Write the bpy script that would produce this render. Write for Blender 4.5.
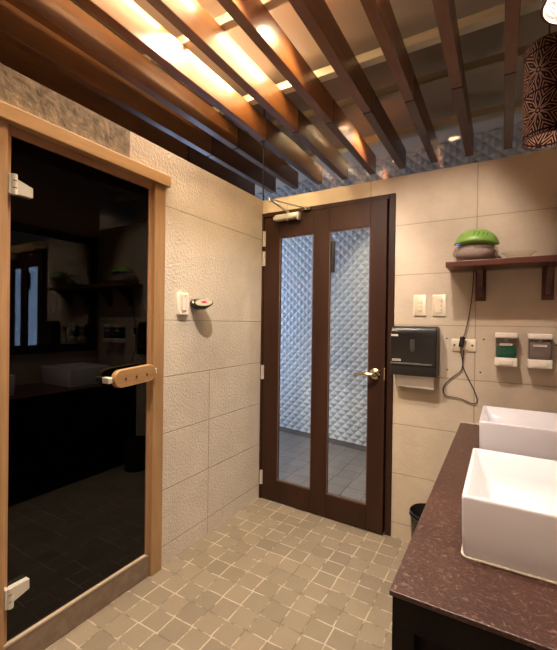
import bpy, bmesh, math, random
from mathutils import Vector, Matrix
PI = math.pi
random.seed(4)
for o in list(bpy.data.objects):
    bpy.data.objects.remove(o)
SC = bpy.context.scene
COL = SC.collection

# ------------------------------------------------------------ camera
cam = bpy.data.cameras.new('camera')
cam_o = bpy.data.objects.new('camera', cam); COL.objects.link(cam_o)
yaw, pitch, roll, fpx = 0.530637977, -0.00625642, 0.01346198, 380.633736
fw = Vector((-math.sin(yaw)*math.cos(pitch), math.cos(yaw)*math.cos(pitch), math.sin(pitch)))
rt = Vector((math.cos(yaw), math.sin(yaw), 0)); up = rt.cross(fw)
r2 = rt*math.cos(roll) + up*math.sin(roll); u2 = -rt*math.sin(roll) + up*math.cos(roll)
M = Matrix((r2, u2, -fw)).transposed().to_4x4()
M.translation = Vector((1.53636, -2.36899, 1.3))
cam_o.matrix_world = M
cam.sensor_fit = 'HORIZONTAL'; cam.sensor_width = 36.0
cam.lens = 36.0*fpx/557.0
cam.clip_start = 0.02
SC.camera = cam_o

# ------------------------------------------------------------ world, lamps, exposure
w = bpy.data.worlds.new('world'); SC.world = w; w.use_nodes = True
w.node_tree.nodes['Background'].inputs[0].default_value = (0.9, 0.85, 0.8, 1)
w.node_tree.nodes['Background'].inputs[1].default_value = 0.10
SC.view_settings.view_transform = 'Standard'
SC.view_settings.look = 'None'
SC.view_settings.gamma = 1.0
SC.view_settings.use_curve_mapping = False
SC.view_settings.exposure = 1.68

def lamp(name, loc, power, color, radius=0.06, spot=0):
    l = bpy.data.lights.new(name, 'SPOT' if spot else 'POINT'); l.energy = power; l.color = color
    l.shadow_soft_size = radius
    if spot: l.spot_size = math.radians(spot); l.spot_blend = .35
    o = bpy.data.objects.new(name, l); COL.objects.link(o); o.location = loc
    return o
WARM = (1.0, 0.75, 0.40)
SOFT = (1.0, 0.87, 0.75)
CEIL_TUBES = [  # light tubes on the ceiling, between the beams: (x, y0, y1, power, label)
    (0.13, -0.80, -0.28, 2.6, 'short light tube above the beams nearest the corner of the door wall'),
    (0.13, -2.20, -0.92, 4.2, 'long light tube above the beams in front of the sauna door'),
    (0.40, -0.80, -0.28, 2.4, 'short light tube above the beams, one bay right of the corner tube'),
    (0.40, -2.20, -0.92, 5.0, 'long light tube above the beams, one bay right of the sauna door tube')]
CEIL_LAMPS = [  # bulbs above the open beam ceiling: (x, y, z, power, colour, cone in degrees, label)
    (0.13, -0.86, 2.87, 27, SOFT, 125, 'round bulb above the beams between the corner tube and the sauna door tube'),
    (0.69, -0.64, 2.885, 6, WARM, 115, 'round bulb above the beams, reflected in the side of the sixth beam'),
    (1.17, -1.10, 2.87, 36, SOFT, 125, 'round bulb above the beams in front of the counter'),
    (0.66, -1.30, 2.87, 56, SOFT, 125, 'round bulb above the beams over the middle of the floor'),
    (0.92, -2.90, 2.87, 18, SOFT, 125, 'unseen bulb above the beams behind the camera, added as fill light')]  # last entry is an added fill for the room, no known fixture
CORRIDOR_LAMPS = [(0.672, 0.50, 2.87, 18, 118, 'round bulb above the corridor, nearest the door'),
    (2.15, 0.45, 2.87, 18, 150, 'unseen bulb added over the far right of the corridor as fill light')]  # second bulb is added out of view to brighten the corridor
PENDANT_POWER = (0.12, 7.0)

# ------------------------------------------------------------ materials
MATS = {}
def newmat(name):
    m = bpy.data.materials.new(name); m.use_nodes = True
    return m, m.node_tree.nodes, m.node_tree.links, m.node_tree.nodes['Principled BSDF']
def srgb(r, g, b):
    f = lambda c: (c/255/12.92) if c/255 <= .04045 else ((c/255+.055)/1.055)**2.4
    return (f(r), f(g), f(b), 1)
def plain(name, col, rough=.5, metal=0, spec=.5, noise=.06, nscale=30, bump=0, coat=0):
    """plain coloured surface with a little procedural variation"""
    if name in MATS: return MATS[name]
    m, N, L, P = newmat(name)
    tc = N.new('ShaderNodeTexCoord'); nz = N.new('ShaderNodeTexNoise')
    nz.inputs['Scale'].default_value = nscale; nz.inputs['Detail'].default_value = 4
    L.new(tc.outputs['Object'], nz.inputs['Vector'])
    mx = N.new('ShaderNodeMix'); mx.data_type = 'RGBA'
    mx.inputs[6].default_value = tuple(c*(1-noise) for c in col[:3])+(1,)
    mx.inputs[7].default_value = tuple(min(1, c*(1+noise)) for c in col[:3])+(1,)
    L.new(nz.outputs[0], mx.inputs[0]); L.new(mx.outputs[2], P.inputs['Base Color'])
    P.inputs['Roughness'].default_value = rough; P.inputs['Metallic'].default_value = metal
    P.inputs['Specular IOR Level'].default_value = spec; P.inputs['Coat Weight'].default_value = coat
    if bump:
        b = N.new('ShaderNodeBump'); b.inputs['Strength'].default_value = bump; b.inputs['Distance'].default_value = .002
        L.new(nz.outputs[0], b.inputs['Height']); L.new(b.outputs[0], P.inputs['Normal'])
    MATS[name] = m
    return m
def wood(name, dark, light, axis='Y', rough=.35, scale=9, stretch=.08, coat=0, bump=.1):
    if name in MATS: return MATS[name]
    m, N, L, P = newmat(name)
    tc = N.new('ShaderNodeTexCoord'); mp = N.new('ShaderNodeMapping')
    s = [1, 1, 1]; s['XYZ'.index(axis)] = stretch
    mp.inputs['Scale'].default_value = s
    L.new(tc.outputs['Object'], mp.inputs['Vector'])
    n1 = N.new('ShaderNodeTexNoise'); n1.inputs['Scale'].default_value = scale; n1.inputs['Detail'].default_value = 5
    n1.inputs['Distortion'].default_value = 1.2
    n2 = N.new('ShaderNodeTexNoise'); n2.inputs['Scale'].default_value = scale*11; n2.inputs['Detail'].default_value = 3
    L.new(mp.outputs[0], n1.inputs['Vector']); L.new(mp.outputs[0], n2.inputs['Vector'])
    ad = N.new('ShaderNodeMath'); ad.operation = 'MULTIPLY_ADD'; ad.inputs[1].default_value = .4
    L.new(n2.outputs[0], ad.inputs[0]); L.new(n1.outputs[0], ad.inputs[2])
    cr = N.new('ShaderNodeValToRGB'); cr.color_ramp.elements[0].position = .45; cr.color_ramp.elements[1].position = .95
    cr.color_ramp.elements[0].color = dark; cr.color_ramp.elements[1].color = light
    L.new(ad.outputs[0], cr.inputs[0]); L.new(cr.outputs[0], P.inputs['Base Color'])
    P.inputs['Roughness'].default_value = rough; P.inputs['Coat Weight'].default_value = coat
    P.inputs['Coat Roughness'].default_value = .12
    b = N.new('ShaderNodeBump'); b.inputs['Strength'].default_value = bump; b.inputs['Distance'].default_value = .001
    L.new(n2.outputs[0], b.inputs['Height']); L.new(b.outputs[0], P.inputs['Normal'])
    MATS[name] = m
    return m
def mth(N, L, op, a, b=None, c=None):
    n = N.new('ShaderNodeMath'); n.operation = op
    for i, v in enumerate((a, b, c)):
        if v is None: continue
        if isinstance(v, (int, float)): n.inputs[i].default_value = v
        else: L.new(v, n.inputs[i])
    return n.outputs[0]
def mixc(N, L, f, a, b):
    n = N.new('ShaderNodeMix'); n.data_type = 'RGBA'
    for i, v in ((0, f), (6, a), (7, b)):
        if isinstance(v, (int, float)): n.inputs[i].default_value = v
        elif isinstance(v, tuple): n.inputs[i].default_value = v
        else: L.new(v, n.inputs[i])
    return n.outputs[2]
def line(N, L, co, off, pitch, width):
    """1 on a joint line, 0 away from it"""
    q = mth(N, L, 'DIVIDE', mth(N, L, 'SUBTRACT', co, off - pitch/2), pitch)
    d = mth(N, L, 'ABSOLUTE', mth(N, L, 'SUBTRACT', mth(N, L, 'FRACT', q), .5))
    mr = N.new('ShaderNodeMapRange'); mr.inputs[1].default_value = width/2/pitch; mr.inputs[2].default_value = width/pitch
    mr.inputs[3].default_value = 1; mr.inputs[4].default_value = 0
    L.new(d, mr.inputs[0]); return mr.outputs[0]
def wall_stone(name, horiz, hoff, hpitch, zoff, zpitch, ca, cb, cl, bump=.5, grain=70, jw=.004, mott=5, jf=.5, vmax=99, zskip=None, bd=.004):
    m, N, L, P = newmat(name)
    tc = N.new('ShaderNodeTexCoord'); sp = N.new('ShaderNodeSeparateXYZ'); L.new(tc.outputs['Object'], sp.inputs[0])
    h = sp.outputs[0 if horiz == 'X' else 1]
    lv = mth(N, L, 'MULTIPLY', line(N, L, h, hoff, hpitch, jw), mth(N, L, 'LESS_THAN', sp.outputs[2], vmax))
    lh = line(N, L, sp.outputs[2], zoff, zpitch, jw)
    if zskip: lh = mth(N, L, 'MULTIPLY', lh, mth(N, L, 'GREATER_THAN', mth(N, L, 'ABSOLUTE', mth(N, L, 'SUBTRACT', sp.outputs[2], zskip)), .1))
    l = mth(N, L, 'MAXIMUM', lv, lh)
    n1 = N.new('ShaderNodeTexNoise'); n1.inputs['Scale'].default_value = mott; n1.inputs['Detail'].default_value = 6
    n1.inputs['Roughness'].default_value = .65
    L.new(tc.outputs['Object'], n1.inputs['Vector'])
    n2 = N.new('ShaderNodeTexNoise'); n2.inputs['Scale'].default_value = grain; n2.inputs['Detail'].default_value = 5
    L.new(tc.outputs['Object'], n2.inputs['Vector'])
    cr = N.new('ShaderNodeMapRange'); cr.inputs[1].default_value = .3; cr.inputs[2].default_value = .7
    L.new(n1.outputs[0], cr.inputs[0])
    c = mixc(N, L, cr.outputs[0], ca, cb)
    c = mixc(N, L, mth(N, L, 'MULTIPLY', l, jf), c, cl)
    L.new(c, P.inputs['Base Color']); P.inputs['Roughness'].default_value = .75
    P.inputs['Specular IOR Level'].default_value = .3
    hgt = mth(N, L, 'SUBTRACT', mth(N, L, 'MULTIPLY_ADD', n1.outputs[0], .6, n2.outputs[0]), mth(N, L, 'MULTIPLY', l, 1.0))
    b = N.new('ShaderNodeBump'); b.inputs['Strength'].default_value = bump; b.inputs['Distance'].default_value = bd
    L.new(hgt, b.inputs['Height']); L.new(b.outputs[0], P.inputs['Normal'])
    return m
def floor_mat(name, ca, cb, g1, g2, pitch=.104, offx=0.0, offy=-.01, warp=.006, jw=.007, gmix=(.45, .6)):
    m, N, L, P = newmat(name)
    tc = N.new('ShaderNodeTexCoord')
    nz = N.new('ShaderNodeTexNoise'); nz.inputs['Scale'].default_value = 9; nz.inputs['Detail'].default_value = 3
    L.new(tc.outputs['Object'], nz.inputs['Vector'])
    vm = N.new('ShaderNodeVectorMath'); vm.operation = 'SUBTRACT'; vm.inputs[1].default_value = (.5, .5, .5)
    L.new(nz.outputs['Color'], vm.inputs[0])
    vs = N.new('ShaderNodeVectorMath'); vs.operation = 'SCALE'; vs.inputs['Scale'].default_value = warp*4
    L.new(vm.outputs[0], vs.inputs[0])
    va = N.new('ShaderNodeVectorMath'); va.operation = 'ADD'; L.new(tc.outputs['Object'], va.inputs[0]); L.new(vs.outputs[0], va.inputs[1])
    sp = N.new('ShaderNodeSeparateXYZ'); L.new(va.outputs[0], sp.inputs[0])
    # every row is shifted a little, like hand laid pavers
    row = mth(N, L, 'FLOOR', mth(N, L, 'DIVIDE', mth(N, L, 'SUBTRACT', sp.outputs[1], offy), pitch))
    wn0 = N.new('ShaderNodeTexWhiteNoise'); wn0.noise_dimensions = '1D'; L.new(row, wn0.inputs['W'])
    xs = mth(N, L, 'ADD', sp.outputs[0], mth(N, L, 'MULTIPLY', mth(N, L, 'SUBTRACT', wn0.outputs[0], .5), .012))
    col = mth(N, L, 'FLOOR', mth(N, L, 'DIVIDE', mth(N, L, 'SUBTRACT', xs, offx), pitch))
    l = mth(N, L, 'MAXIMUM', line(N, L, xs, offx, pitch, jw), line(N, L, sp.outputs[1], offy, pitch, jw))
    cb3 = N.new('ShaderNodeCombineXYZ'); L.new(row, cb3.inputs[0]); L.new(col, cb3.inputs[1])
    wn = N.new('ShaderNodeTexWhiteNoise'); wn.noise_dimensions = '2D'; L.new(cb3.outputs[0], wn.inputs['Vector'])
    n2 = N.new('ShaderNodeTexNoise'); n2.inputs['Scale'].default_value = 130; n2.inputs['Detail'].default_value = 4
    L.new(tc.outputs['Object'], n2.inputs['Vector'])
    n3 = N.new('ShaderNodeTexNoise'); n3.inputs['Scale'].default_value = 14; n3.inputs['Detail'].default_value = 5
    L.new(tc.outputs['Object'], n3.inputs['Vector'])
    f = mth(N, L, 'MULTIPLY_ADD', wn.outputs[0], .65, mth(N, L, 'MULTIPLY', n3.outputs[0], .45))
    c = mixc(N, L, f, ca, cb)
    c = mixc(N, L, mth(N, L, 'MULTIPLY', n2.outputs[0], .42), c, tuple(x*.45 for x in ca[:3])+(1,))
    gm = N.new('ShaderNodeMapRange'); gm.inputs[1].default_value = gmix[0]; gm.inputs[2].default_value = gmix[1]
    n4 = N.new('ShaderNodeTexNoise'); n4.inputs['Scale'].default_value = 7; n4.inputs['Detail'].default_value = 8
    n4.inputs['Roughness'].default_value = .7
    L.new(tc.outputs['Object'], n4.inputs['Vector']); L.new(n4.outputs[0], gm.inputs[0])
    g = mixc(N, L, gm.outputs[0], g1, g2)
    c = mixc(N, L, l, c, g)
    L.new(c, P.inputs['Base Color']); P.inputs['Roughness'].default_value = .62
    hgt = mth(N, L, 'SUBTRACT', mth(N, L, 'MULTIPLY', n2.outputs[0], .35), mth(N, L, 'MULTIPLY', l, .8))
    b = N.new('ShaderNodeBump'); b.inputs['Strength'].default_value = .5; b.inputs['Distance'].default_value = .004
    L.new(hgt, b.inputs['Height']); L.new(b.outputs[0], P.inputs['Normal'])
    return m
def glass(name, tint=(1, 1, 1, 1), rough=.0, ior=1.45, refl=1.0):
    """thin pane: transparent with a fresnel reflection"""
    if name in MATS: return MATS[name]
    m = bpy.data.materials.new(name); m.use_nodes = True; N = m.node_tree.nodes; L = m.node_tree.links; N.clear()
    out = N.new('ShaderNodeOutputMaterial'); t = N.new('ShaderNodeBsdfTransparent'); t.inputs[0].default_value = tint
    g = N.new('ShaderNodeBsdfGlossy'); g.inputs['Roughness'].default_value = rough
    ge = N.new('ShaderNodeNewGeometry'); dt = N.new('ShaderNodeVectorMath'); dt.operation = 'DOT_PRODUCT'
    L.new(ge.outputs['Normal'], dt.inputs[0]); L.new(ge.outputs['Incoming'], dt.inputs[1])
    cs = mth(N, L, 'SUBTRACT', 1.0, mth(N, L, 'ABSOLUTE', dt.outputs['Value'])); f0 = ((ior-1)/(ior+1))**2
    k = mth(N, L, 'MULTIPLY', mth(N, L, 'MULTIPLY_ADD', mth(N, L, 'POWER', cs, 5.0), 1-f0, f0), refl)
    mx = N.new('ShaderNodeMixShader'); L.new(k, mx.inputs[0]); L.new(t.outputs[0], mx.inputs[1]); L.new(g.outputs[0], mx.inputs[2])
    L.new(mx.outputs[0], out.inputs[0]); MATS[name] = m
    return m
def emit(name, col, strength):
    if name in MATS: return MATS[name]
    m = bpy.data.materials.new(name); m.use_nodes = True; N = m.node_tree.nodes; L = m.node_tree.links; N.clear()
    out = N.new('ShaderNodeOutputMaterial'); e = N.new('ShaderNodeEmission'); e.inputs[0].default_value = col; e.inputs[1].default_value = strength
    L.new(e.outputs[0], out.inputs[0]); MATS[name] = m
    return m

# ------------------------------------------------------------ mesh helpers
def box(bm, x0, x1, y0, y1, z0, z1, bev=0, seg=2, rot=None):
    t = bmesh.new()
    bmesh.ops.create_cube(t, size=1)
    for v in t.verts:
        v.co = Vector(((x0+x1)/2 + v.co.x*(x1-x0), (y0+y1)/2 + v.co.y*(y1-y0), (z0+z1)/2 + v.co.z*(z1-z0)))
    if bev: bmesh.ops.bevel(t, geom=list(t.edges), offset=bev, segments=seg, affect='EDGES', profile=.5)
    if rot: bmesh.ops.transform(t, matrix=rot, verts=t.verts)
    merge(bm, t)
def merge(bm, t):
    me = bpy.data.meshes.new('tmp'); t.to_mesh(me); t.free(); bm.from_mesh(me); bpy.data.meshes.remove(me)
def rrect(cx, cy, w, h, r, n=5):
    r = min(r, w/2-1e-4, h/2-1e-4); pts = []
    for sx, sy, a0 in ((1, 1, 0), (-1, 1, 90), (-1, -1, 180), (1, -1, 270)):
        for i in range(n+1):
            a = math.radians(a0 + 90*i/n)
            pts.append((cx+sx*(w/2-r)+r*math.cos(a), cy+sy*(h/2-r)+r*math.sin(a)))
    return pts
def loft(bm, rings, cap0=True, cap1=True, close=False):
    t = bmesh.new(); V = [[t.verts.new(p) for p in r] for r in rings]; n = len(V[0])
    for a, b in zip(V[:-1], V[1:]):
        for i in range(n): t.faces.new((a[i], a[(i+1) % n], b[(i+1) % n], b[i]))
    if cap0: t.faces.new(list(reversed(V[0])))
    if cap1: t.faces.new(V[-1])
    bmesh.ops.recalc_face_normals(t, faces=t.faces)
    merge(bm, t)
def lathe(bm, prof, c=(0, 0, 0), n=32, cap0=False, cap1=False, a0=0, sx=1, sy=1):
    loft(bm, [[(c[0]+sx*r*math.cos(2*PI*i/n+a0), c[1]+sy*r*math.sin(2*PI*i/n+a0), c[2]+z) for i in range(n)] for r, z in prof], cap0, cap1)
def tube(bm, pts, r, n=8, caps=True):
    pts = [Vector(p) for p in pts]; rings = []; up0 = None
    for i, p in enumerate(pts):
        d = (pts[min(i+1, len(pts)-1)] - pts[max(i-1, 0)]).normalized()
        if up0 is None:
            a = Vector((0, 0, 1)) if abs(d.z) < .9 else Vector((1, 0, 0)); up0 = d.cross(a).normalized()
        up0 = (up0 - d*up0.dot(d)).normalized(); s = d.cross(up0)
        rr = r[i] if isinstance(r, (list, tuple)) else r
        rings.append([p + up0*rr*math.cos(2*PI*k/n) + s*rr*math.sin(2*PI*k/n) for k in range(n)])
    loft(bm, rings, caps, caps)
def spline(pts, m=8):
    pts = [Vector(p) for p in pts]; P = [pts[0]] + pts + [pts[-1]]; out = []
    for i in range(1, len(P)-2):
        for k in range(m):
            t = k/m; a, b, c, d = P[i-1], P[i], P[i+1], P[i+2]
            out.append(.5*((2*b) + (c-a)*t + (2*a-5*b+4*c-d)*t*t + (-a+3*b-3*c+d)*t**3))
    return out + [pts[-1]]
def prism(bm, poly, fn, d0, d1):
    """extrude 2-D outline: fn(u, v, d) -> point"""
    loft(bm, [[fn(u, v, d0) for u, v in poly], [fn(u, v, d1) for u, v in poly]])
def obj(name, bm, mat, parent=None, smooth=None, loc=None):
    me = bpy.data.meshes.new(name); bm.to_mesh(me); bm.free()
    mats = mat if isinstance(mat, (list, tuple)) else [mat]
    for m in mats: me.materials.append(m)
    o = bpy.data.objects.new(name, me); COL.objects.link(o)
    if smooth:
        for p in me.polygons: p.use_smooth = True
        try: me.set_sharp_from_angle(angle=math.radians(smooth))
        except Exception: pass
    if parent: o.parent = parent
    if loc: o.location = loc
    return o
def tag(o, label, cat, group=None):
    o['label'] = label; o['category'] = cat
    if group: o['group'] = group
    return o
def thing(name, label, cat, loc=(0, 0, 0), rz=0, group=None):
    o = bpy.data.objects.new(name, None); COL.objects.link(o); o.location = loc; o.rotation_euler = (0, 0, rz)
    o.empty_display_size = .05
    return tag(o, label, cat, group)
def sroot(name, loc=(0, 0, 0)):
    o = bpy.data.objects.new(name, None); COL.objects.link(o); o.location = loc; o['kind'] = 'structure'
    return o
def struct(name, bm, mat, **k):
    o = obj(name, bm, mat, **k)
    if not k.get('parent'): o['kind'] = 'structure'
    return o
B = bmesh.new

# ------------------------------------------------------------ material set
m_left = wall_stone('left wall stone', 'Y', -.578, .6, .1, .301, (.56, .485, .405, 1), (.65, .57, .475, 1), (.26, .20, .14, 1), bump=1.0, grain=75, jf=.45, jw=.003, vmax=1.0, zskip=1.6, bd=.0045)
m_back = wall_stone('back wall stone', 'X', .81, .6, .088, .302, (.45, .36, .27, 1), (.55, .445, .335, 1), (.17, .125, .085, 1), bump=.35, grain=60, jw=.003, jf=.6)
m_rough = wall_stone('rough grey stone', 'Y', 5, 9, 5, 9, (.11, .085, .06, 1), (.34, .27, .195, 1), (.2, .15, .1, 1), bump=1.0, grain=40, mott=22)
m_plain_wall = plain('painted wall', (.42, .34, .26, 1), .8, noise=.05, nscale=8, bump=.2)
m_ceil = plain('painted ceiling', (.66, .575, .48, 1), .85, noise=.04, nscale=6)
m_floor = floor_mat('paver floor', (.175, .136, .095, 1), (.27, .213, .150, 1), (.14, .105, .07, 1), (.40, .335, .25, 1), warp=.0028, jw=.0040, gmix=(.44, .53))
m_cfloor = floor_mat('corridor tile', (.17, .145, .125, 1), (.22, .19, .165, 1), (.07, .06, .05, 1), (.10, .085, .07, 1), pitch=.165, offy=.02, warp=.002, jw=.005)
m_diamond = plain('diamond wall panel', (.56, .56, .54, 1), .6, noise=.10, nscale=25, bump=.08)
m_beam = wood('beam wood', (.110, .037, .014, 1), (.255, .098, .026, 1), 'Y', rough=.42, scale=4, stretch=.15, coat=.25)
m_batten = wood('batten wood', (.60, .52, .38, 1), (.78, .70, .54, 1), 'X', rough=.6, scale=6)
m_doorwood = wood('dark door wood', (.021, .0072, .0040, 1), (.038, .0150, .0080, 1), 'Z', rough=.45, scale=6, coat=.0)
m_doorwood.node_tree.nodes['Principled BSDF'].inputs['Specular IOR Level'].default_value = .22
m_pine = wood('pine', (.27, .145, .062, 1), (.45, .27, .125, 1), 'Z', rough=.5, scale=7)
m_pineh = wood('pine across', (.27, .145, .062, 1), (.45, .27, .125, 1), 'Y', rough=.5, scale=7)
m_sill = plain('sill plaster', (.20, .14, .095, 1), .8, noise=.45, nscale=22, bump=.8)
m_clear = glass('clear pane', (.96, .97, .97, 1), ior=1.45)
m_part = glass('partition pane', (.74, .71, .68, 1), ior=1.5)
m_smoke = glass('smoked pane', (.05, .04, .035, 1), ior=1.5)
m_silver = plain('brushed nickel', (.62, .58, .52, 1), .3, 1, nscale=200, noise=.1)
m_brass = plain('antique nickel', (.55, .45, .30, 1), .22, 1, nscale=60, noise=.1)
m_satin = plain('satin silver paint', (.60, .56, .49, 1), .35, .35)
m_steel = plain('dark steel', (.12, .12, .12, 1), .4, .8)
m_black = plain('black plastic', (.012, .011, .010, 1), .25)
m_blackm = plain('matte black', (.010, .009, .008, 1), .6)
m_ivory = plain('ivory plastic', (.70, .58, .42, 1), .35)
m_white = plain('white plastic', (.78, .70, .60, 1), .35)
m_ceramic = plain('white ceramic', (.74, .71, .74, 1), .12, noise=.02, nscale=8)
m_shelf = wood('red brown shelf wood', (.055, .016, .010, 1), (.12, .035, .020, 1), 'X', rough=.4, scale=7)
m_green = plain('lime green plastic', (.19, .33, .06, 1), .38)
m_slot = plain('dark slot', (.02, .05, .02, 1), .7)
m_screw = plain('screw head', (.09, .06, .04, 1), .5, .6)
m_paper = plain('paper', (.80, .74, .68, 1), .8)
m_hole = plain('hole', (.05, .03, .02, 1), .9)

# ------------------------------------------------------------ shell
H1, H2 = 2.2, 2.93       # partition height, ceiling height
XR = 1.92                # right wall
XS = 1.205               # far ends
bm = B(); box(bm, -.12, XR+.1, -3.4, .0, -.1, 0); floor = struct('floor', bm, m_floor)
bm = B(); box(bm, -1.8, 2.7, .0, 1.95, -.1, 0); struct('floor_corridor', bm, m_cfloor)
bm = B(); box(bm, -1.9, 2.8, -3.5, 2.0, H2, H2+.1); struct('ceiling', bm, m_ceil)
# left wall with the sauna door opening
OY0, OY1 = -1.765, -.957
bm = B()
box(bm, -.12, 0, OY1, 0, 0, H1)
box(bm, -.12, 0, OY0, OY1, 2.045, H1)
box(bm, -.12, 0, -3.4, OY0, 0, H1)
wl = struct('wall_left', bm, m_left)
bm = B(); box(bm, .001, .006, -1.712, -1.173, 2.052, 2.196)
st = obj('stone_slab', bm, m_rough, wl); st['label'] = 'rough dark mottled stone slab'
bm = B()
box(bm, .967, XR+.8, 0, .1, 0, H1); box(bm, -1.8, .967, 0, .1, 2.103, H1); box(bm, -1.8, 0, 0, .1, 0, 2.103)
struct('wall_back', bm, m_back)
bm = B(); box(bm, XR, XR+.1, -3.4, 0, 0, H2); struct('wall_right', bm, m_plain_wall)
bm = B(); box(bm, -.12, XR+.1, -3.5, -3.4, 0, H2); struct('wall_front', bm, m_plain_wall)
bm = B(); box(bm, -1.9, -1.8, -3.5, .1, 0, H2); box(bm, -1.8, -.12, -3.5, -3.4, 0, H2); struct('wall_outer', bm, m_plain_wall)
bm = B(); box(bm, 2.7, 2.8, .0, 2.0, 0, H2); struct('wall_corridor_end', bm, m_plain_wall)
# sauna room behind the glass door
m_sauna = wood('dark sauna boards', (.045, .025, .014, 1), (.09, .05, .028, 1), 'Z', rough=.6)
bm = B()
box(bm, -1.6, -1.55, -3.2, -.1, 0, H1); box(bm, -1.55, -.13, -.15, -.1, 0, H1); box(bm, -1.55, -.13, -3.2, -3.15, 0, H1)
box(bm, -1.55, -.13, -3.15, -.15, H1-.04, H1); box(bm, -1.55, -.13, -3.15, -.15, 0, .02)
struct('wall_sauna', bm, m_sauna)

# diamond panel wall of the corridor: staggered pyramids in one relief surface
def diamond_wall():
    bm = B(); W, Hh, D = .1, .095, .018
    p0 = Vector((-1.8, 1.745, 0)); p1 = Vector((2.7, 1.07, 0)); L_ = (p1-p0).length
    t = (p1-p0)/L_; nrm = Vector((t.y, -t.x, 0))
    if nrm.y > 0: nrm = -nrm
    zlo = .06
    def P(u, v, d): return p0 + t*u + nrm*d + Vector((0, 0, zlo+v))
    nu = int(L_/W)+1; nv = int(2.95/Hh)+1; cache = {}
    def V(i, j, d):     # half-step lattice
        k = (i, j, d)
        if k not in cache: cache[k] = bm.verts.new(P(min(i*W/2, L_), min(max(j*Hh/2, 0), H2-zlo), d))
        return cache[k]
    for j in range(0, 2*nv):
        for i in range(-1, 2*nu+1):
            if (i+j) % 2: continue
            # lattice point (i, j) is the centre of a diamond
            if i < 1 or i > 2*nu-1: continue
            c = V(i, j, D); l = V(i-1, j, 0); r = V(i+1, j, 0); tt = V(i, j+1, 0)
            bm.faces.new((l, c, tt)); bm.faces.new((c, r, tt))
            if j > 0:
                b = V(i, j-1, 0); bm.faces.new((l, b, c)); bm.faces.new((b, r, c))
    bmesh.ops.remove_doubles(bm, verts=bm.verts, dist=1e-5)
    bmesh.ops.dissolve_degenerate(bm, edges=bm.edges, dist=1e-6)
    # backing
    a = [P(0, -zlo, -.002), P(L_, -zlo, -.002), P(L_, H2-zlo, -.002), P(0, H2-zlo, -.002)]
    b = [q - nrm*.08 for q in a]
    loft(bm, [a, b])
    struct('wall_corridor', bm, m_diamond)
    bm = B(); a = [P(0, -zlo+.001, .0005), P(L_, -zlo+.001, .0005), P(L_, -.002, .0005), P(0, -.002, .0005)]
    loft(bm, [a, [q + nrm*.006 for q in a]])
    struct('baseboard_corridor', bm, plain('dark skirting', (.13, .11, .095, 1), .6))
diamond_wall()
# daylit window at the left end of the corridor
wn = sroot('window_2', (0, 0, 0))
bm = B(); box(bm, -1.79, -1.785, .25, 1.55, .5, 2.5)
obj('pane', bm, emit('daylight pane', (.43, .62, 1.0, 1), 2.3), wn)
bm = B()
for z in (.42, 2.5): box(bm, -1.80, -1.76, .17, 1.63, z, z+.08)
for y in (.17, .86, 1.55): box(bm, -1.80, -1.76, y, y+.08, .5, 2.5)
obj('window_frame', bm, m_doorwood, wn)

# glass partition above the back wall
wn = sroot('window_1', (0, 0, 0))
bm = B(); box(bm, .003, XR-.002, -.003, .003, H1+.001, H2-.001); obj('pane', bm, m_part, wn)
bm = B(); box(bm, -1.79, -.003, -.003, .003, H1+.001, H2-.001); obj('pane', bm, m_part, wn)
bm = B(); box(bm, -.0028, .0028, -.006, .006, H1+.001, H2-.001); obj('edge_strip', bm, m_steel, wn)

# ------------------------------------------------------------ open beam ceiling
BZ0, BZ1 = 2.64, 2.800
ordn = ['first', 'second', 'third', 'fourth', 'fifth', 'sixth', 'seventh', 'eighth', 'ninth', 'tenth', 'eleventh']
for k in range(0, 11):
    xr = -.752 + .2596*k
    x0 = xr-.057
    if xr > XR-.03: break
    bm = B(); box(bm, 0, .057, -3.38, -.0045, BZ0, BZ1, .003, 1)
    o = obj('ceiling_beam', bm, m_beam, loc=(x0, 0, 0))
    tag(o, 'glossy red-brown wooden ceiling beam over the room, %s counted from the sauna side' % ordn[k], 'beam', 'beams on the room side of the glass')
    bm = B(); box(bm, 0, .057, .0045, 1.0, BZ0, BZ1, .003, 1)
    o = obj('ceiling_beam', bm, m_beam, loc=(x0, 0, 0))
    tag(o, 'dim brown beam end behind the glass above the door wall, %s from the sauna side' % ordn[k], 'beam', 'beams behind the glass partition')
bat = [(-.860, -.812, -1.75, XR-.01, 'cream ceiling batten laid across the beams furthest from the glass'),
       (-.245, -.188, -1.75, XR-.01, 'bright cream ceiling batten laid across the beams just before the glass'),
       (.130, .190, -1.75, 2.65, 'dim cream ceiling batten nearest behind the glass'),
       (.715, .795, -1.75, 2.65, 'dim cream ceiling batten behind the glass nearest the diamond panel wall'),
       (-1.52, -1.465, -1.75, XR-.01, None), (-2.15, -2.095, -1.75, XR-.01, None)]
for y0, y1, x0, x1, lab in bat:
    bm = B(); box(bm, x0, x1, y0, y1, BZ1+.0005, BZ1+.050, .002, 1)
    o = obj('ceiling_batten', bm, m_batten)
    tag(o, lab or ('cream batten across the beams above the camera, %s one' % ('nearer' if y0 > -2 else 'farther back')), 'batten', 'battens across the ceiling beams')

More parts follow.
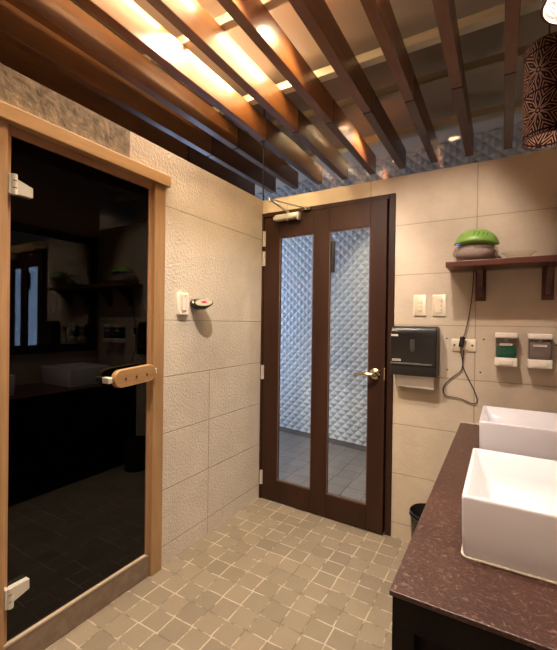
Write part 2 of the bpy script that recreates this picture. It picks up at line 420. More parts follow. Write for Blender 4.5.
# bare bulbs on the ceiling above the beams
def bulb(x, y, z, pw, label, col=WARM, cone=120, r=.028):
    t = thing('ceiling_lamp', label, 'lamp', (x, y, z))
    if cone < 170:      # a small round can: the bulb sits up inside it
        bm = B(); lathe(bm, [(.001, H2-z-.001), (.046, H2-z-.001), (.046, -.022), (.043, -.022), (.043, H2-z-.004), (.001, H2-z-.004)], n=28); obj('can', bm, m_white, t, 40)
        bm = B(); lathe(bm, [(.001, .018), (.030, .020), (.034, .030), (.030, .040), (.001, .042)], n=20); obj('bulb', bm, emit('bulb glow', (1, .82, .58, 1), 40), t, 60)
        l = lamp('bulb_light', (0, 0, -.024), pw, col, .03, cone); l.parent = t
        return
    bm = B(); lathe(bm, [(.001, H2-z-.001), (.040, H2-z-.001), (.040, H2-z-.012), (.020, H2-z-.016), (.015, .025), (.001, .025)], n=20)
    obj('lamp_holder', bm, m_white, t, 40)
    bm = B(); lathe(bm, [(.001, -.030), (.012, -.028), (.022, -.016), (.025, -.002), (.019, .012), (.012, .024), (.001, .0245)], n=20)
    e = obj('bulb', bm, emit('bulb glow', (1, .82, .58, 1), 40), t, 60)
    l = lamp('bulb_light', (0, 0, 0), pw, col, r, cone); l.parent = t
def tube_lamp(x, y0, y1, pw, label):
    ym = (y0+y1)/2; t = thing('tube_lamp', label, 'lamp', (x, ym, H2-.05), 0, 'light tubes above the beams')
    bm = B(); box(bm, -.018, .018, y0-ym, y1-ym, .022, .049, .003, 1); obj('housing', bm, m_white, t)
    bm = B(); tube(bm, [(0, y0-ym+.01, .008), (0, y1-ym-.01, .008)], .013, 12); obj('tube', bm, emit('tube glow', (1, .80, .55, 1), 2.5), t, 40)
    l = bpy.data.lights.new('tube_light', 'AREA'); l.shape = 'RECTANGLE'; l.size = .03; l.size_y = y1-y0-.02
    l.energy = pw; l.color = WARM
    o = bpy.data.objects.new('tube_light', l); COL.objects.link(o); o.location = (0, 0, -.007); o.parent = t
for a in CEIL_TUBES: tube_lamp(*a)
for x, y, z, pw, cl, cone, lab in CEIL_LAMPS: bulb(x, y, z, pw, lab, cl, cone)
for x, y, z, pw, cone, lab in CORRIDOR_LAMPS: bulb(x, y, z, pw, lab, (1, .90, .70), cone)

# ------------------------------------------------------------ door in the back wall
d1 = sroot('door_1', (0, 0, 0))
bm = B()
box(bm, .0005, .016, -.010, .098, 0, 2.1, .002, 1); box(bm, .930, .966, -.010, .098, 0, 2.1, .002, 1)
box(bm, .0165, .9295, -.010, .098, 2.070, 2.1, .002, 1)
box(bm, .0165, .030, .045, .098, 0, 2.069); box(bm, .885, .9295, .040, .098, 0, 2.069)   # stops
obj('door_frame', bm, m_doorwood, d1)
leaf = bpy.data.objects.new('door_leaf', None)
bm = B()
T0, T1 = .0, .038
for a, b in ((0, .130), (.404, .521), (.800, .905)): box(bm, a, b, T0, T1, .010, 2.065, .002, 1)
for a, b in ((.130, .404), (.521, .800)):
    for z0, z1 in ((.010, .158), (1.912, 2.065)): box(bm, a+.0005, b-.0005, T0+.0005, T1, z0, z1)
leaf = obj('door_leaf', bm, m_doorwood, d1, loc=(.0185, -.004, 0)); leaf.rotation_euler = (0, 0, math.radians(-1.9))
for a, b in ((.130, .404), (.521, .800)):
    bm = B(); box(bm, a, b, .017, .021, .158, 1.912); g = obj('glass_pane', bm, m_clear, leaf)
    bm = B()
    for z in (.158, 1.904): box(bm, a, b, .006, .016, z, z+.008)
    for x in (a, b-.006): box(bm, x, x+.006, .006, .016, .166, 1.904)
    obj('glazing_bead', bm, plain('lighter bead', (.11, .06, .045, 1), .45), g)
for z0, z1 in ((1.858, 1.969), (1.715, 1.821), (.884, .985), (.109, .211)):
    bm = B(); tube(bm, [(-.002, -.010, z0), (-.002, -.010, z1)], .0060, 10)
    for i in range(1, 5): tube(bm, [(-.002, -.010, z0+(z1-z0)*i/5-.001), (-.002, -.010, z0+(z1-z0)*i/5+.001)], .0068, 10)
    box(bm, -.012, .012, -.0042, -.0005, z0, z1)
    obj('hinge', bm, m_satin, leaf, 40)
# lever handle
bm = B(); lathe(bm, [(.001, 0), (.034, 0), (.034, .004), (.028, .010), (.018, .013), (.016, .030), (.012, .036), (.001, .037)], n=28)
bmesh.ops.transform(bm, matrix=Matrix.Translation((.845, 0, .990)) @ Matrix.Rotation(PI/2, 4, 'X'), verts=bm.verts)
h = obj('door_handle', bm, m_brass, leaf, 35)
bm = B(); tube(bm, spline([(.845, -.040, .990), (.825, -.047, .991), (.790, -.050, .992), (.752, -.048, .986), (.722, -.040, .981)], 5), [.0105]*5+[.010]*5+[.0085]*5+[.007]*6, 10)
obj('lever', bm, m_brass, h, 50)
bm = B(); box(bm, .899, .9065, -.0015, .030, .955, 1.03, .001, 1)
obj('latch_plate', bm, m_brass, leaf)
bm = B(); box(bm, .525, .545, .024, .050, 1.64, 1.85, .004, 2); obj('pull_plate', bm, m_blackm, leaf)
# overhead closer
bm = B()
box(bm, .115, .300, -.050, -.001, 2.022, 2.062, .010, 3); box(bm, .292, .308, -.044, -.001, 2.012, 2.063, .004, 2)
box(bm, .098, .125, -.040, -.001, 2.028, 2.056, .006, 2)
tube(bm, [(.215, -.028, 2.015), (.215, -.028, 2.078)], .011, 12)
c = obj('door_closer', bm, m_satin, leaf, 40)
bm = B()
tube(bm, [(.215, -.028, 2.077), (.235, -.285, 2.086)], [.0075, .0055], 8)
tube(bm, [(.235, -.285, 2.076), (.235, -.285, 2.094)], .010, 12)
tube(bm, [(.235, -.285, 2.090), (.352, -.022, 2.084)], .0045, 8)
tube(bm, [(.352, -.022, 2.074), (.352, -.022, 2.094)], .008, 12)
obj('closer_arm', bm, m_silver, c, 40)
bm = B(); box(bm, .340, .405, -.034, -.011, 2.074, 2.092, .003, 1); obj('closer_bracket', bm, m_brass, d1)

# ------------------------------------------------------------ sauna door
d2 = sroot('door_2', (0, 0, 0))
bm = B(); box(bm, -.05, .032, -1.84, -.934, 1.999, 2.056, .003, 2); obj('header', bm, m_pineh, d2)
for a, b in ((-1.027, -.957), (-1.765, -1.690)):
    bm = B(); box(bm, -.06, .018, a, b, .0, 1.998, .002, 1); obj('post', bm, m_pine, d2)
bm = B()
box(bm, -.06, -.004, -1.6895, -1.672, .113, 1.998); box(bm, -.06, -.004, -1.047, -1.0275, .113, 1.998)
box(bm, -.06, -.004, -1.6715, -1.0475, 1.965, 1.998)
obj('door_stop', bm, wood('inner pine trim', (.28, .14, .07, 1), (.40, .22, .11, 1), 'Z', rough=.5), d2)
bm = B(); box(bm, -.08, .004, -1.6895, -1.0275, 0, .108, .004, 2); obj('sill', bm, m_sill, d2)
bm = B(); box(bm, -.05, .006, -1.6895, -1.0475, .1085, .117); obj('sill_strip', bm, plain('pale strip', (.42, .32, .23, 1), .6), d2)
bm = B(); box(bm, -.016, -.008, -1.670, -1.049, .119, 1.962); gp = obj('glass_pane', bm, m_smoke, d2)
for z, s in ((1.783, 1), (.293, -1)):
    bm = B()
    for dz in (-.026, 0, .026): tube(bm, [(.018, -1.672, z+dz-.0105), (.018, -1.672, z+dz+.0105)], .0115, 12)
    box(bm, -.004, .022, -1.690, -1.676, z-.036, z+.036, .002, 1)
    poly = [(-1.668, z+s*.026), (-1.606, z+s*.006), (-1.606, z-s*.030), (-1.668, z-s*.030)]
    if s < 0: poly = poly[::-1]
    prism(bm, poly, lambda u, v, d: (d, u, v), -.007, .016)
    obj('hinge', bm, m_satin, d2, 30)
# wooden handle: a thick rounded board on two spacers
bm = B()
ring = rrect(0, 0, .238, .082, .040, 8)
def hring(s, x): return [(x, u*s, v*(1-(1-s)*2.2)) for u, v in ring]
loft(bm, [hring(.97, .026), hring(1, .030), hring(1, .050), hring(.97, .056)])
hd = obj('door_handle', bm, wood('handle wood', (.25, .125, .05, 1), (.42, .25, .11, 1), 'Y', rough=.42, scale=8, coat=.3), d2, 40, loc=(0, -1.160, 1.040))
hd.rotation_euler = (math.radians(4), 0, 0)
for u in (-.126, .126):
    bm = B(); box(bm, -.006, .040, u-.012, u+.012, -.013, .013, .002, 1); obj('handle_bracket', bm, m_satin, hd)
for u in (-.060, 0, .060):
    bm = B(); tube(bm, [(.0555, u, -.004), (.0572, u, -.004)], .006, 10); obj('screw', bm, m_screw, hd)

# ------------------------------------------------------------ counter
CX, CY, CZ = 1.343, -1.573, .750
def counter_mat():
    m, N, L, P = newmat('brown granite')
    tc = N.new('ShaderNodeTexCoord')
    a = N.new('ShaderNodeTexNoise'); a.inputs['Scale'].default_value = 5; a.inputs['Detail'].default_value = 6; L.new(tc.outputs['Object'], a.inputs['Vector'])
    b = N.new('ShaderNodeTexNoise'); b.inputs['Scale'].default_value = 95; b.inputs['Detail'].default_value = 5; b.inputs['Distortion'].default_value = .8
    L.new(tc.outputs['Object'], b.inputs['Vector'])
    c = mixc(N, L, a.outputs[0], (.032, .0125, .009, 1), (.082, .034, .024, 1))
    mr = N.new('ShaderNodeMapRange'); mr.inputs[1].default_value = .56; mr.inputs[2].default_value = .72; L.new(b.outputs[0], mr.inputs[0])
    c = mixc(N, L, mth(N, L, 'MULTIPLY', mr.outputs[0], .55), c, (.30, .17, .13, 1))
    L.new(c, P.inputs['Base Color']); P.inputs['Roughness'].default_value = .36
    bp = N.new('ShaderNodeBump'); bp.inputs['Strength'].default_value = .7; bp.inputs['Distance'].default_value = .003
    L.new(b.outputs[0], bp.inputs['Height']); L.new(bp.outputs[0], P.inputs['Normal'])
    return m
ct = thing('vanity_counter', 'dark brown granite vanity counter carrying two white sinks', 'counter', (0, 0, 0))
bm = B(); box(bm, CX, XR-.001, CY, -.001, CZ-.011, CZ, .002, 2); obj('countertop', bm, counter_mat(), ct)
m_cab = wood('black brown cabinet', (.005, .003, .0025, 1), (.012, .007, .005, 1), 'Z', rough=.6)
m_cab.node_tree.nodes['Principled BSDF'].inputs['Specular IOR Level'].default_value = .15
bm = B()
box(bm, CX+.006, XR-.002, CY+.006, CY+.030, CZ-.075, CZ-.0115)            # apron of the near end
box(bm, CX+.006, CX+.050, CY+.006, CY+.050, 0, CZ-.0755)                   # corner post
box(bm, CX+.006, CX+.028, CY+.0505, -.002, .08, CZ-.0115)                  # long side board
box(bm, CX+.051, XR-.002, CY+.032, CY+.045, .08, CZ-.0755)                 # recessed end board
obj('cabinet', bm, m_cab, ct)
bm = B(); box(bm, CX+.03, CX+.042, CY+.0545, -.003, .005, .079); obj('plinth', bm, m_blackm, ct)
bm = B(); box(bm, CX+.012, XR-.003, -.010, -.0015, CZ+.0002, CZ+.007, .002, 1); obj('sealant_bead', bm, plain('pale sealant', (.45, .36, .26, 1), .6, noise=.5, nscale=60), ct)

def sink(y0, y1, label):
    x0, x1 = 1.460, 1.885; cx, cy = (x0+x1)/2, (y0+y1)/2; w, h = x1-x0, y1-y0; z = CZ+.0005
    bm = B(); R = []
    def ring(ins, zz, r): R.append([(px, py, zz) for px, py in rrect(cx, cy, w-2*ins, h-2*ins, r, 6)])
    ring(.010, z+.004, .012); ring(.005, z+.006, .014); ring(.003, z+.014, .012); ring(.001, z+.06, .008); ring(0, z+.140, .006); ring(.0005, z+.1455, .006); ring(.002, z+.147, .006)
    ring(.009, z+.147, .008); ring(.012, z+.1445, .010); ring(.030, z+.085, .03); ring(.042, z+.050, .045); ring(.062, z+.034, .06); ring(.10, z+.029, .07); ring(.165, z+.026, .03)
    loft(bm, R, True, True)
    s = thing('sink', label, 'sink', (0, 0, 0), 0, 'rectangular sinks on the counter')
    obj('basin', bm, m_ceramic, s, 50)
    bm = B(); loft(bm, [[(px, py, zz) for px, py in rrect(cx, cy, w-2*i, h-2*i, .02, 6)] for i, zz in ((.000, z), (-.001, z+.003), (.006, z+.0055))])
    obj('sealant_bead', bm, plain('sink sealant', (.55, .48, .38, 1), .6, noise=.45, nscale=50), s, 60)
    bm = B(); lathe(bm, [(.001, .0), (.026, 0), (.026, .004), (.016, .005), (.012, .002), (.001, .002)], (cx, cy, z+.0268), 24)
    obj('drain', bm, m_silver, s, 40)
sink(-1.372, -.962, 'white rectangular ceramic sink nearest the open end of the counter')
sink(-.562, -.195, 'white rectangular ceramic sink at the door wall end of the counter')

# ------------------------------------------------------------ mirror on the right wall
mr = thing('wall_mirror', 'large wall mirror in a black frame above the counter, seen reflected in the sauna door', 'mirror', (XR, 0, 0))
MY0, MY1, MZ0, MZ1 = -1.62, -.035, 1.005, 2.10
bm = B(); box(bm, -.012, -.006, MY0+.06, MY1-.06, MZ0+.06, MZ1-.06)
mm, N_, L_, P_ = newmat('mirror silver'); P_.inputs['Metallic'].default_value = 1; P_.inputs['Roughness'].default_value = .01; P_.inputs['Base Color'].default_value = (.85, .85, .84, 1)
obj('mirror_glass', bm, mm, mr)
bm = B()
for a in (MY0, MY1-.075): box(bm, -.025, -.0005, a, a+.075, MZ0, MZ1, .003, 1)
for a in (MZ0, MZ1-.075): box(bm, -.0245, -.0005, MY0+.0755, MY1-.0755, a, a+.075, .003, 1)
obj('frame', bm, m_blackm, mr)

# ------------------------------------------------------------ shelf with its brackets
sh = thing('wall_shelf', 'dark red-brown wooden shelf on corbel brackets above the soap dispensers', 'shelf', (0, 0, 0))
bm = B(); box(bm, 1.276, XR-.002, -.200, -.001, 1.602, 1.632, .003, 2); obj('shelf_board', bm, m_shelf, sh)
for xc in (1.433, 1.735):
    bm = B(); box(bm, xc-.026, xc+.026, -.014, -.001, 1.433, 1.6015, .002, 1)
    b_ = obj('bracket', bm, m_shelf, sh)
    prof = [(-.0145, 1.6012), (-.170, 1.6012), (-.170, 1.580)]
    for i in range(9):
        a = i/8; prof.append((-.150+.105*a, 1.575-.055*math.sin(a*PI/2)**1.3 - .015*a))
    prof += [(-.040, 1.480), (-.030, 1.462), (-.0145, 1.455)]
    bm = B(); prism(bm, prof, lambda u, v, d: (d, u, v), xc-.011, xc+.011)
    obj('corbel', bm, m_shelf, b_)

# ------------------------------------------------------------ air freshener
ax, ay, az = 1.408, -.105, 1.6325
af = thing('air_freshener', 'globe air freshener with lime green lid and grey clear bowl on the shelf', 'air freshener', (ax, ay, az))
bm = B(); lathe(bm, [(.001, .0), (.060, 0), (.080, .004), (.101, .022), (.109, .045), (.106, .066), (.094, .083), (.090, .083), (.101, .066), (.104, .045), (.097, .025), (.078, .008), (.001, .006)], n=40, sy=.84)
mb = glass('bowl plastic', (.93, .90, .89, 1), .05, 1.45)
obj('bowl', bm, mb, af, 50)
bm = B(); lathe(bm, [(.001, .0065), (.075, .009), (.092, .026), (.098, .045), (.096, .058), (.001, .058)], n=40, sy=.84)
obj('water', bm, plain('murky water', (.50, .43, .40, 1), .35, noise=.12, nscale=30), af, 50)
bm = B(); lathe(bm, [(.001, .0585), (.085, .060), (.091, .074), (.080, .086), (.001, .09)], n=36, sy=.84)
obj('collar', bm, plain('milky collar', (.72, .66, .63, 1), .2, noise=.25, nscale=60), af, 50)
bm = B()
prof = [(.001, .0875), (.098, .087), (.106, .090), (.107, .097), (.098, .120), (.082, .142), (.058, .160), (.030, .170), (.001, .173)]
lathe(bm, prof, n=44, sy=.84)
def arch(x, y, z): return z + .020*(y/.09)**2*max(0, 1-(z-.087)/.05)
for v in bm.verts: v.co.z = arch(v.co.x, v.co.y, v.co.z)
lid = obj('lid', bm, m_green, af, 50); lid.rotation_euler = (math.radians(6), math.radians(3), 0)
for i, u in enumerate((-.014, .006, .026, .044)):     # slots follow the dome
    bm = B(); pts = []
    for k in range(7):
        z = .126 + .030*k/6 - i*.003
        r = .098*math.sqrt(max(0, 1-((z-.09)/.0845)**2)) if z > .09 else .1
        xx = u + .010*k/6
        pts.append((xx, -.84*math.sqrt(max(1e-5, (r*1.04)**2-xx*xx))-.0008, z))
    tube(bm, pts, .0017, 6); obj('slot', bm, m_slot, lid)
bm = B()
pts = [(.100*math.cos(a), -.84*.100*math.sin(-a), .0870+.020*(.84*.100*math.sin(a)/.09)**2-.002) for a in [math.radians(-150+i*5) for i in range(24)]]
tube(bm, [(x, y, z) for x, y, z in pts], .003, 6); obj('led_strip', bm, emit('blue glow', (.16, .13, .9, 1), .8), af)

# cable hanging from it to the wall socket
def on_wall(*p): return [(x, -d, z) for x, z, d in p]
cb = thing('power_cable', 'thin black cable hanging from the shelf in a loop below the socket', 'cable', (0, 0, 0))
c1 = spline([(1.398, -.010, 1.600), (1.396, -.011, 1.53), (1.389, -.012, 1.436), (1.377, -.012, 1.34), (1.359, -.014, 1.255), (1.351, -.016, 1.232)], 8)
bm = B(); tube(bm, c1, .0026, 6); obj('cord', bm, m_blackm, cb, 60)
c2 = spline(on_wall((1.343, 1.190, .016), (1.341, 1.150, .012), (1.350, 1.09, .009), (1.341, 1.043, .008), (1.300, 1.005, .007), (1.264, .965, .007), (1.250, .925, .007), (1.270, .895, .007), (1.340, .888, .007), (1.392, .868, .007), (1.418, .870, .007), (1.424, .895, .007), (1.405, .950, .007), (1.372, 1.02, .008), (1.352, 1.07, .011), (1.352, 1.12, .012), (1.355, 1.165, .014)), 8)
bm = B(); tube(bm, c2, .0026, 6); obj('cord', bm, m_blackm, cb, 60)
bm = B(); box(bm, -.013, .013, -.011, .009, -.030, .030, .005, 3)
isw = obj('inline_switch', bm, m_black, cb, 40, loc=(1.346, -.024, 1.206)); isw.rotation_euler = (0, math.radians(9), 0)
bm = B(); box(bm, -.006, .006, -.0125, -.0105, -.012, .012, .0008, 1); obj('rocker', bm, m_blackm, isw)

# glass dish
gd = thing('glass_dish', 'small clear glass dish with yellow base on the shelf beside the air freshener', 'dish', (1.605, -.10, 1.6325))
bm = B(); lathe(bm, [(.001, .006), (.050, .006), (.058, .024), (.074, .034), (.078, .038), (.058, .028), (.047, .009), (.001, .009)], n=36, sy=.7)
obj('bowl', bm, glass('dish glass', (.97, .96, .92, 1), .02, 1.5, 1.2), gd, 50)
bm = B(); lathe(bm, [(.001, 0), (.050, 0), (.050, .005), (.001, .0055)], n=32, sy=.7); obj('base', bm, plain('yellow base', (.50, .42, .06, 1), .4), gd, 40)

# ------------------------------------------------------------ wall plates
def plate(name, label, x0, x1, z0, z1, mat=m_ivory, cat='switch', group=None):
    t = thing(name, label, cat, ((x0+x1)/2, 0, (z0+z1)/2), 0, group); w_, h_ = x1-x0, z1-z0
    bm = B(); loft(bm, [[(u, -d, v) for u, v in rrect(0, 0, w_-2*i, h_-2*i, .004, 3)] for i, d in ((0, .0005), (0, .004), (.003, .007))])
    obj('face_plate', bm, mat, t, 40); return t
t = plate('wall_switch', 'ivory triple wall switch plate with three stacked rockers beside the door', 1.081, 1.152, 1.349, 1.475, group='switch plates above the towel dispenser')
for dz in (-.022, 0, .022):
    bm = B(); box(bm, -.011, .011, -.011, -.0072, dz-.009, dz+.009, .0015, 1); obj('rocker', bm, m_ivory, t)
bm = B(); box(bm, -.014, .014, -.0078, -.0071, -.034, .034); obj('switch_surround', bm, plain('ivory shade', (.52, .42, .29, 1), .5), t)
t = plate('wall_switch', 'ivory wall switch plate with one broad rocker and round buttons, nearer the shelf', 1.186, 1.259, 1.348, 1.474, group='switch plates above the towel dispenser')
bm = B(); box(bm, -.020, .020, -.010, -.0072, -.040, .040, .002, 1); obj('switch_module', bm, m_ivory, t)
for dz in (.022, -.002, -.026):
    bm = B(); tube(bm, [(.012, -.0102, dz), (.012, -.0125, dz)], .004, 10); obj('button', bm, plain('ivory dark', (.40, .31, .20, 1), .5), t)
t = plate('wall_socket', 'ivory wall socket plate behind the black cable', 1.291, 1.415, 1.152, 1.222, cat='socket')
for dx in (-.046, .044):
    bm = B(); tube(bm, [(dx, -.0072, .0), (dx, -.0085, .0)], .006, 12); obj('screw', bm, m_screw, t)
bm = B(); box(bm, -.012, .030, -.011, -.0072, -.024, .024, .002, 1); obj('socket_insert', bm, m_ivory, t)
bm = B()
for px, pz in ((1.265, 1.223), (1.452, 1.223), (1.271, 1.044), (1.438, 1.041)): pass
bm.free()
for (px, pz), lab in zip(((1.265, 1.223), (1.452, 1.223), (1.271, 1.044), (1.438, 1.041), (1.775, 1.205)),
    ('upper left of the socket', 'upper right of the socket', 'lower left of the socket', 'lower right of the socket', 'right of the grey soap dispenser')):
    bm = B(); lathe(bm, [(.001, .0022), (.0038, .0018), (.0048, .0002), (.001, .0001)], n=12)
    bmesh.ops.transform(bm, matrix=Matrix.Rotation(PI/2, 4, 'X'), verts=bm.verts)
    tag(obj('screw_plug', bm, m_hole, loc=(px, 0, pz)), 'small dark screw plug in the stone wall, ' + lab, 'screw', 'screw plugs in the back wall')

# ------------------------------------------------------------ towel dispenser
tx0, tx1, tz0, tz1 = .972, 1.226, 1.005, 1.290
td = thing('towel_dispenser', 'black paper towel dispenser on the wall beside the door handle', 'dispenser', ((tx0+tx1)/2, 0, tz0))
hw = (tx1-tx0)/2; HH = tz1-tz0
bm = B()
body = [(-.001, HH-.006), (-.060, HH), (-.088, HH-.012), (-.100, HH-.045), (-.100, .060), (-.104, .045), (-.104, .004), (-.095, 0), (-.001, 0)]
def sec(xx, s): return [(xx, -.001+(u+.001)*s, HH/2+(v-HH/2)*(.985 if s < 1 else 1)) for u, v in body]
loft(bm, [sec(-hw, .96), sec(-hw+.005, 1), sec(hw-.005, 1), sec(hw, .96)])
obj('body', bm, plain('black dispenser', (.009, .008, .007, 1), .38, spec=.35), td, 35)
bm = B(); cov = [(-.062, HH-.004), (-.090, HH-.016), (-.1045, HH-.048), (-.1045, .062), (-.1005, .062), (-.1005, HH-.046)]
prism(bm, cov, lambda u, v, d: (d, u, v), -hw+.004, hw-.010); obj('cover', bm, plain('smoky cover', (.010, .009, .009, 1), .16), td, 35)
bm = B(); box(bm, -hw+.006, hw-.022, -.1075, -.1048, .064, .074, .001, 1); obj('cover_lip', bm, plain('grey lip', (.09, .08, .07, 1), .25), td)
bm = B(); loft(bm, [[(u, -d, v+.175) for u, v in rrect(-.002, 0, .026-i, .074-i, .0125, 6)] for i, d in ((0, .1046), (0, .1052), (.004, .1058))])
obj('level_window', bm, plain('level window', (.04, .036, .033, 1), .12), td, 30)
bm = B(); box(bm, -hw+.012, -hw+.062, -.1056, -.1047, .082, .094); lb = obj('maker_label', bm, plain('label grey', (.45, .42, .38, 1), .4), td)
bm = B()
for i in range(5): box(bm, -hw+.016+i*.008, -hw+.0215+i*.008, -.1060, -.1057, .085, .091)
obj('lettering', bm, plain('label ink', (.12, .11, .10, 1), .5), lb)
bm = B(); box(bm, -hw+.004, -hw+.045, -.1075, -.1046, HH-.060, HH-.048, .001, 1); obj('cover_clip', bm, m_satin, td)
pw = B()
rows = [(-.062, .003), (-.062, -.030), (-.058, -.050), (-.054, -.0665)]
loft(pw, [[(-.098, y-.003, z), (.108, y-.003, z-.002*k), (.108, y+.003, z-.002*k), (-.098, y+.003, z)] for k, (y, z) in enumerate(rows)])
tag(obj('paper_towel', pw, m_paper, loc=((tx0+tx1)/2, 0, tz0-.0035)), 'white folded paper towel hanging out under the black dispenser', 'paper towel')

# ------------------------------------------------------------ soap dispensers
def soap(x0, x1, z0, z1, liquid, level, label):
    w_, h_ = x1-x0, z1-z0; t = thing('soap_dispenser', label, 'dispenser', ((x0+x1)/2, 0, z0), 0, 'soap dispensers below the shelf')
    hw = w_/2
    bm = B(); box(bm, -hw, hw, -.062, -.001, h_-.027, h_, .005, 3); obj('cap', bm, m_white, t, 40)
    bm = B(); box(bm, -hw, hw, -.066, -.001, 0, .044, .005, 3); obj('base', bm, m_white, t, 40)
    bm = B(); box(bm, -hw*.58, hw*.58, -.074, -.0665, .008, .034, .003, 2); obj('push_bar', bm, m_white, t, 40)
    bm = B(); box(bm, -hw+.004, hw-.004, -.0585, -.004, .0445, h_-.0275, .004, 2); tk = obj('tank', bm, glass('tank plastic', (.90, .87, .85, 1), .08, 1.45), t, 40)
    bm = B(); box(bm, -hw+.009, hw-.009, -.0545, -.009, .047, level, .003, 2); obj('liquid', bm, liquid, tk, 40)
    bm = B(); box(bm, -hw+.003, hw-.003, -.0038, -.001, .0445, h_-.0275); obj('back_plate', bm, plain('grey back plate', (.38, .33, .29, 1), .5), t)
    bm = B(); box(bm, -hw*.55, hw*.55, -.0597, -.0587, .115-.006, .115+.004); lb = obj('name_strip', bm, plain('strip white', (.80, .72, .64, 1), .5), t)
    bm = B()
    for i in range(7): box(bm, -hw*.46+i*hw*.135, -hw*.46+i*hw*.135+hw*.09, -.0599, -.05972, .1115, .1165)
    obj('lettering', bm, plain('strip ink', (.25, .20, .18, 1), .5), lb)
    bm = B(); tube(bm, [(0, -.0586, .137), (0, -.0600, .137)], .007, 14); obj('lock_button', bm, plain('lock grey', (.22, .19, .17, 1), .3), t, 40)
soap(1.505, 1.608, 1.088, 1.263, plain('green soap', (.004, .10, .05, 1), .2), .105, 'white soap dispenser half filled with dark green liquid')
soap(1.651, 1.755, 1.087, 1.261, plain('grey soap', (.20, .155, .15, 1), .25), .132, 'white soap dispenser with greyish contents, right of the green one')

# ------------------------------------------------------------ left wall switch and sauna thermostat
t = thing('wall_switch', 'white single switch on the rough wall beside the sauna door', 'switch', (0, -.817, 1.396))
bm = B(); loft(bm, [[(d, u, v) for u, v in rrect(0, 0, .076-2*i, .120-2*i, .005, 3)] for i, d in ((0, .0005), (0, .014), (.003, .018))]); obj('face_plate', bm, m_white, t, 40)
bm = B(); box(bm, .0182, .022, -.016, .016, -.036, .036, .002, 1); obj('rocker', bm, m_white, t)
bm = B(); box(bm, .0181, .0190, -.019, .019, -.040, .040); obj('switch_surround', bm, plain('warm grey', (.42, .36, .30, 1), .5), t)
for a, b in ((.010, .046), (-.010, -.046)):
    bm = B(); tube(bm, [(.0181, a, b), (.0195, a, b)], .003, 8); obj('screw', bm, m_screw, t)
# oval thermostat: a tapered body from the wall out, cut by a slanted oval face
th = thing('wall_thermostat', 'black oval thermostat with grey face and red display on the rough wall', 'thermostat', (0, -.700, 1.400))
def oval(c, ru, rv, nx, n=28):
    """oval of half axes ru (along y) and rv (upward) in a plane with normal nx"""
    nx = Vector(nx).normalized(); uy = Vector((0, 1, 0)); uy = (uy-nx*uy.dot(nx)).normalized(); vz = nx.cross(uy)
    return [Vector(c)+uy*ru*math.cos(2*PI*i/n)+vz*rv*math.sin(2*PI*i/n) for i in range(n)]
FN = Vector((.62, -.25, .74)).normalized()
bm = B(); loft(bm, [oval((.0008, -.015, .004), .040, .026, (1, 0, 0)), oval((.014, -.010, .000), .048, .032, (1, -.05, .15)), oval((.032, .002, .000), .058, .036, (.85, -.1, .45)), oval((.046, .012, .008), .066, .036, FN), oval((.049, .012, .011), .064, .034, FN)])
obj('body', bm, m_black, th, 50)
bm = B(); c0 = Vector((.0493, .012, .0114)); loft(bm, [oval(c0, .061, .031, FN), oval(c0+FN*.0025, .059, .029, FN)]); fc = obj('face', bm, plain('grey green face', (.20, .20, .15, 1), .35), th, 40)
bm = B(); c1_ = c0+FN*.0027; loft(bm, [[c1_+(Vector((0, 1, 0))-FN*FN.y).normalized()*u+FN.cross((Vector((0, 1, 0))-FN*FN.y).normalized())*v+FN*d for u, v in ((-.018, -.010), (.014, -.010), (.014, .010), (-.018, .010))] for d in (0, .001)])
obj('display', bm, emit('red display', (1, .03, .05, 1), .9), fc)

# ------------------------------------------------------------ bin behind the counter
bn = thing('waste_bin', 'black round waste bin between the back wall and the counter', 'bin', (1.205, -.122, 0))
bm = B(); lathe(bm, [(.001, .001), (.086, .001), (.088, .006), (.101, .250), (.105, .256), (.101, .262), (.097, .256), (.084, .010), (.001, .010)], n=36)
obj('body', bm, m_black, bn, 40)
bm = B(); tube(bm, [(.1035*math.cos(a), .1035*math.sin(a), .238) for a in [2*PI*i/36 for i in range(37)]], .003, 6); obj('rim_band', bm, m_blackm, bn, 50)

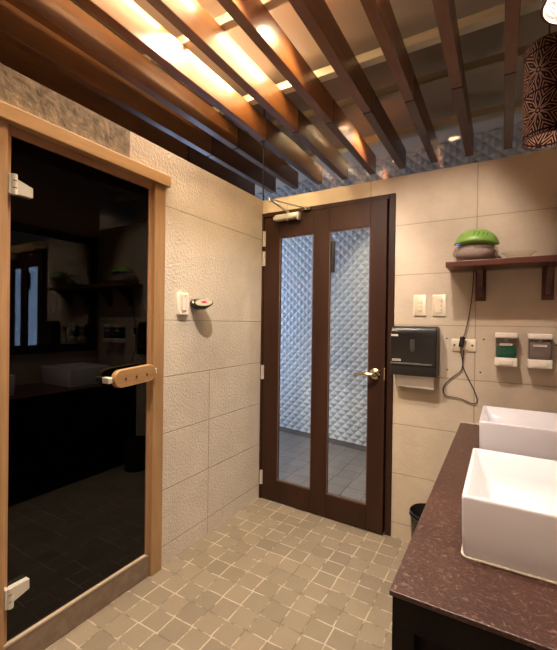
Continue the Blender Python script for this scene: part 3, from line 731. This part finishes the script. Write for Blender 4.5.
# ------------------------------------------------------------ pendant lamps
def shade_mat():
    m, N, L, P = newmat('patterned shade')
    tc = N.new('ShaderNodeTexCoord'); sp = N.new('ShaderNodeSeparateXYZ'); L.new(tc.outputs['Object'], sp.inputs[0])
    ang = mth(N, L, 'ARCTAN2', sp.outputs[1], sp.outputs[0])
    pit = .1130; nc = 4                      # flowers around, flowers up
    u = mth(N, L, 'MULTIPLY', mth(N, L, 'ADD', mth(N, L, 'DIVIDE', ang, 2*PI), 2.20), nc)
    v = mth(N, L, 'ADD', mth(N, L, 'DIVIDE', sp.outputs[2], pit), 9.92)
    du = mth(N, L, 'MULTIPLY', mth(N, L, 'SUBTRACT', mth(N, L, 'FRACT', u), .5), .99)
    dv = mth(N, L, 'SUBTRACT', mth(N, L, 'FRACT', v), .5)
    rho = mth(N, L, 'SQRT', mth(N, L, 'ADD', mth(N, L, 'MULTIPLY', du, du), mth(N, L, 'MULTIPLY', dv, dv)))
    th = mth(N, L, 'ARCTAN2', dv, du)
    sec_ = mth(N, L, 'SUBTRACT', mth(N, L, 'FRACT', mth(N, L, 'ADD', mth(N, L, 'MULTIPLY', th, 8/(2*PI)), .5+8)), .5)
    tl = mth(N, L, 'ABSOLUTE', mth(N, L, 'MULTIPLY', sec_, 2*PI/8))
    d = mth(N, L, 'MULTIPLY', rho, mth(N, L, 'SINE', tl))
    # nested leaf outlines in each sector
    bow = mth(N, L, 'MULTIPLY', mth(N, L, 'SUBTRACT', rho, .28), .28)
    s1 = mth(N, L, 'FRACT', mth(N, L, 'MULTIPLY', mth(N, L, 'ADD', d, mth(N, L, 'ABSOLUTE', bow)), 13.0))
    k = mth(N, L, 'GREATER_THAN', mth(N, L, 'ABSOLUTE', mth(N, L, 'SUBTRACT', s1, .5)), .32)
    cen = mth(N, L, 'GREATER_THAN', rho, .045); k = mth(N, L, 'MULTIPLY', k, mth(N, L, 'GREATER_THAN', rho, .07))
    k = mth(N, L, 'MAXIMUM', k, mth(N, L, 'LESS_THAN', rho, .035))
    edge = mth(N, L, 'LESS_THAN', mth(N, L, 'ABSOLUTE', dv), .475); k = mth(N, L, 'MULTIPLY', k, edge)
    c = mixc(N, L, k, (.014, .002, .003, 1), (.25, .135, .085, 1))
    L.new(c, P.inputs['Base Color']); P.inputs['Roughness'].default_value = .6; P.inputs['Specular IOR Level'].default_value = .1
    out = N['Material Output']; tr = N.new('ShaderNodeBsdfTranslucent'); L.new(c, tr.inputs[0])
    mx = N.new('ShaderNodeMixShader'); mx.inputs[0].default_value = .25
    L.new(P.outputs[0], mx.inputs[1]); L.new(tr.outputs[0], mx.inputs[2]); L.new(mx.outputs[0], out.inputs[0])
    return m
m_shade = shade_mat()
def pendant(x, y, zb, label, power, glow):
    t = thing('pendant_lamp', label, 'lamp', (x, y, zb), 0, 'pendant lamps above the sinks')
    R_, Hs = .0615, .262
    bm = B(); lathe(bm, [(R_, 0), (R_, Hs), (R_-.002, Hs), (R_-.002, 0), (R_, 0)], n=48); obj('lamp_shade', bm, m_shade, t, 50)
    for z in (0, Hs):
        bm = B(); lathe(bm, [(R_+.0012, z-.002), (R_+.0012, z+.002), (R_-.0032, z+.002), (R_-.0032, z-.002), (R_+.0012, z-.002)], n=48)
        obj('rim', bm, plain('maroon rim', (.03, .006, .006, 1), .5), t, 50)
    bm = B(); tube(bm, [(0, 0, Hs-.06), (0, 0, H2-zb-.001)], .0022, 8)
    for a in (0, 2*PI/3, 4*PI/3): tube(bm, [(0, 0, Hs-.02), ((R_-.003)*math.cos(a), (R_-.003)*math.sin(a), Hs-.004)], .0015, 6)
    obj('cord', bm, m_blackm, t)
    bm = B(); lathe(bm, [(.001, .03), (.016, .03), (.018, .0), (.018, -.035), (.001, -.035)], (0, 0, Hs-.07), 16); obj('socket', bm, m_black, t, 40)
    bz = .095
    bm = B(); lathe(bm, [(.001, -.034), (.016, -.030), (.029, -.014), (.031, .004), (.022, .026), (.013, .048), (.013, .0595), (.001, .0595)], (0, 0, bz), 24)
    obj('bulb', bm, emit('pendant glow %g' % glow, (1, .86, .72, 1), glow) if glow else plain('frosted bulb', (.7, .66, .6, 1), .3), t, 60)
    if power:
        l = lamp('pendant_light', (0, 0, bz-.045), power, (1, .78, .56), .03); l.parent = t
pendant(1.6413, -1.0387, 1.834, 'patterned maroon cylinder pendant lamp nearest the back wall, hanging over the counter', PENDANT_POWER[0], 1.5)
pendant(1.650, -1.545, 1.864, 'glowing pendant lamp cut by the upper right corner of the photo', PENDANT_POWER[1], 60)
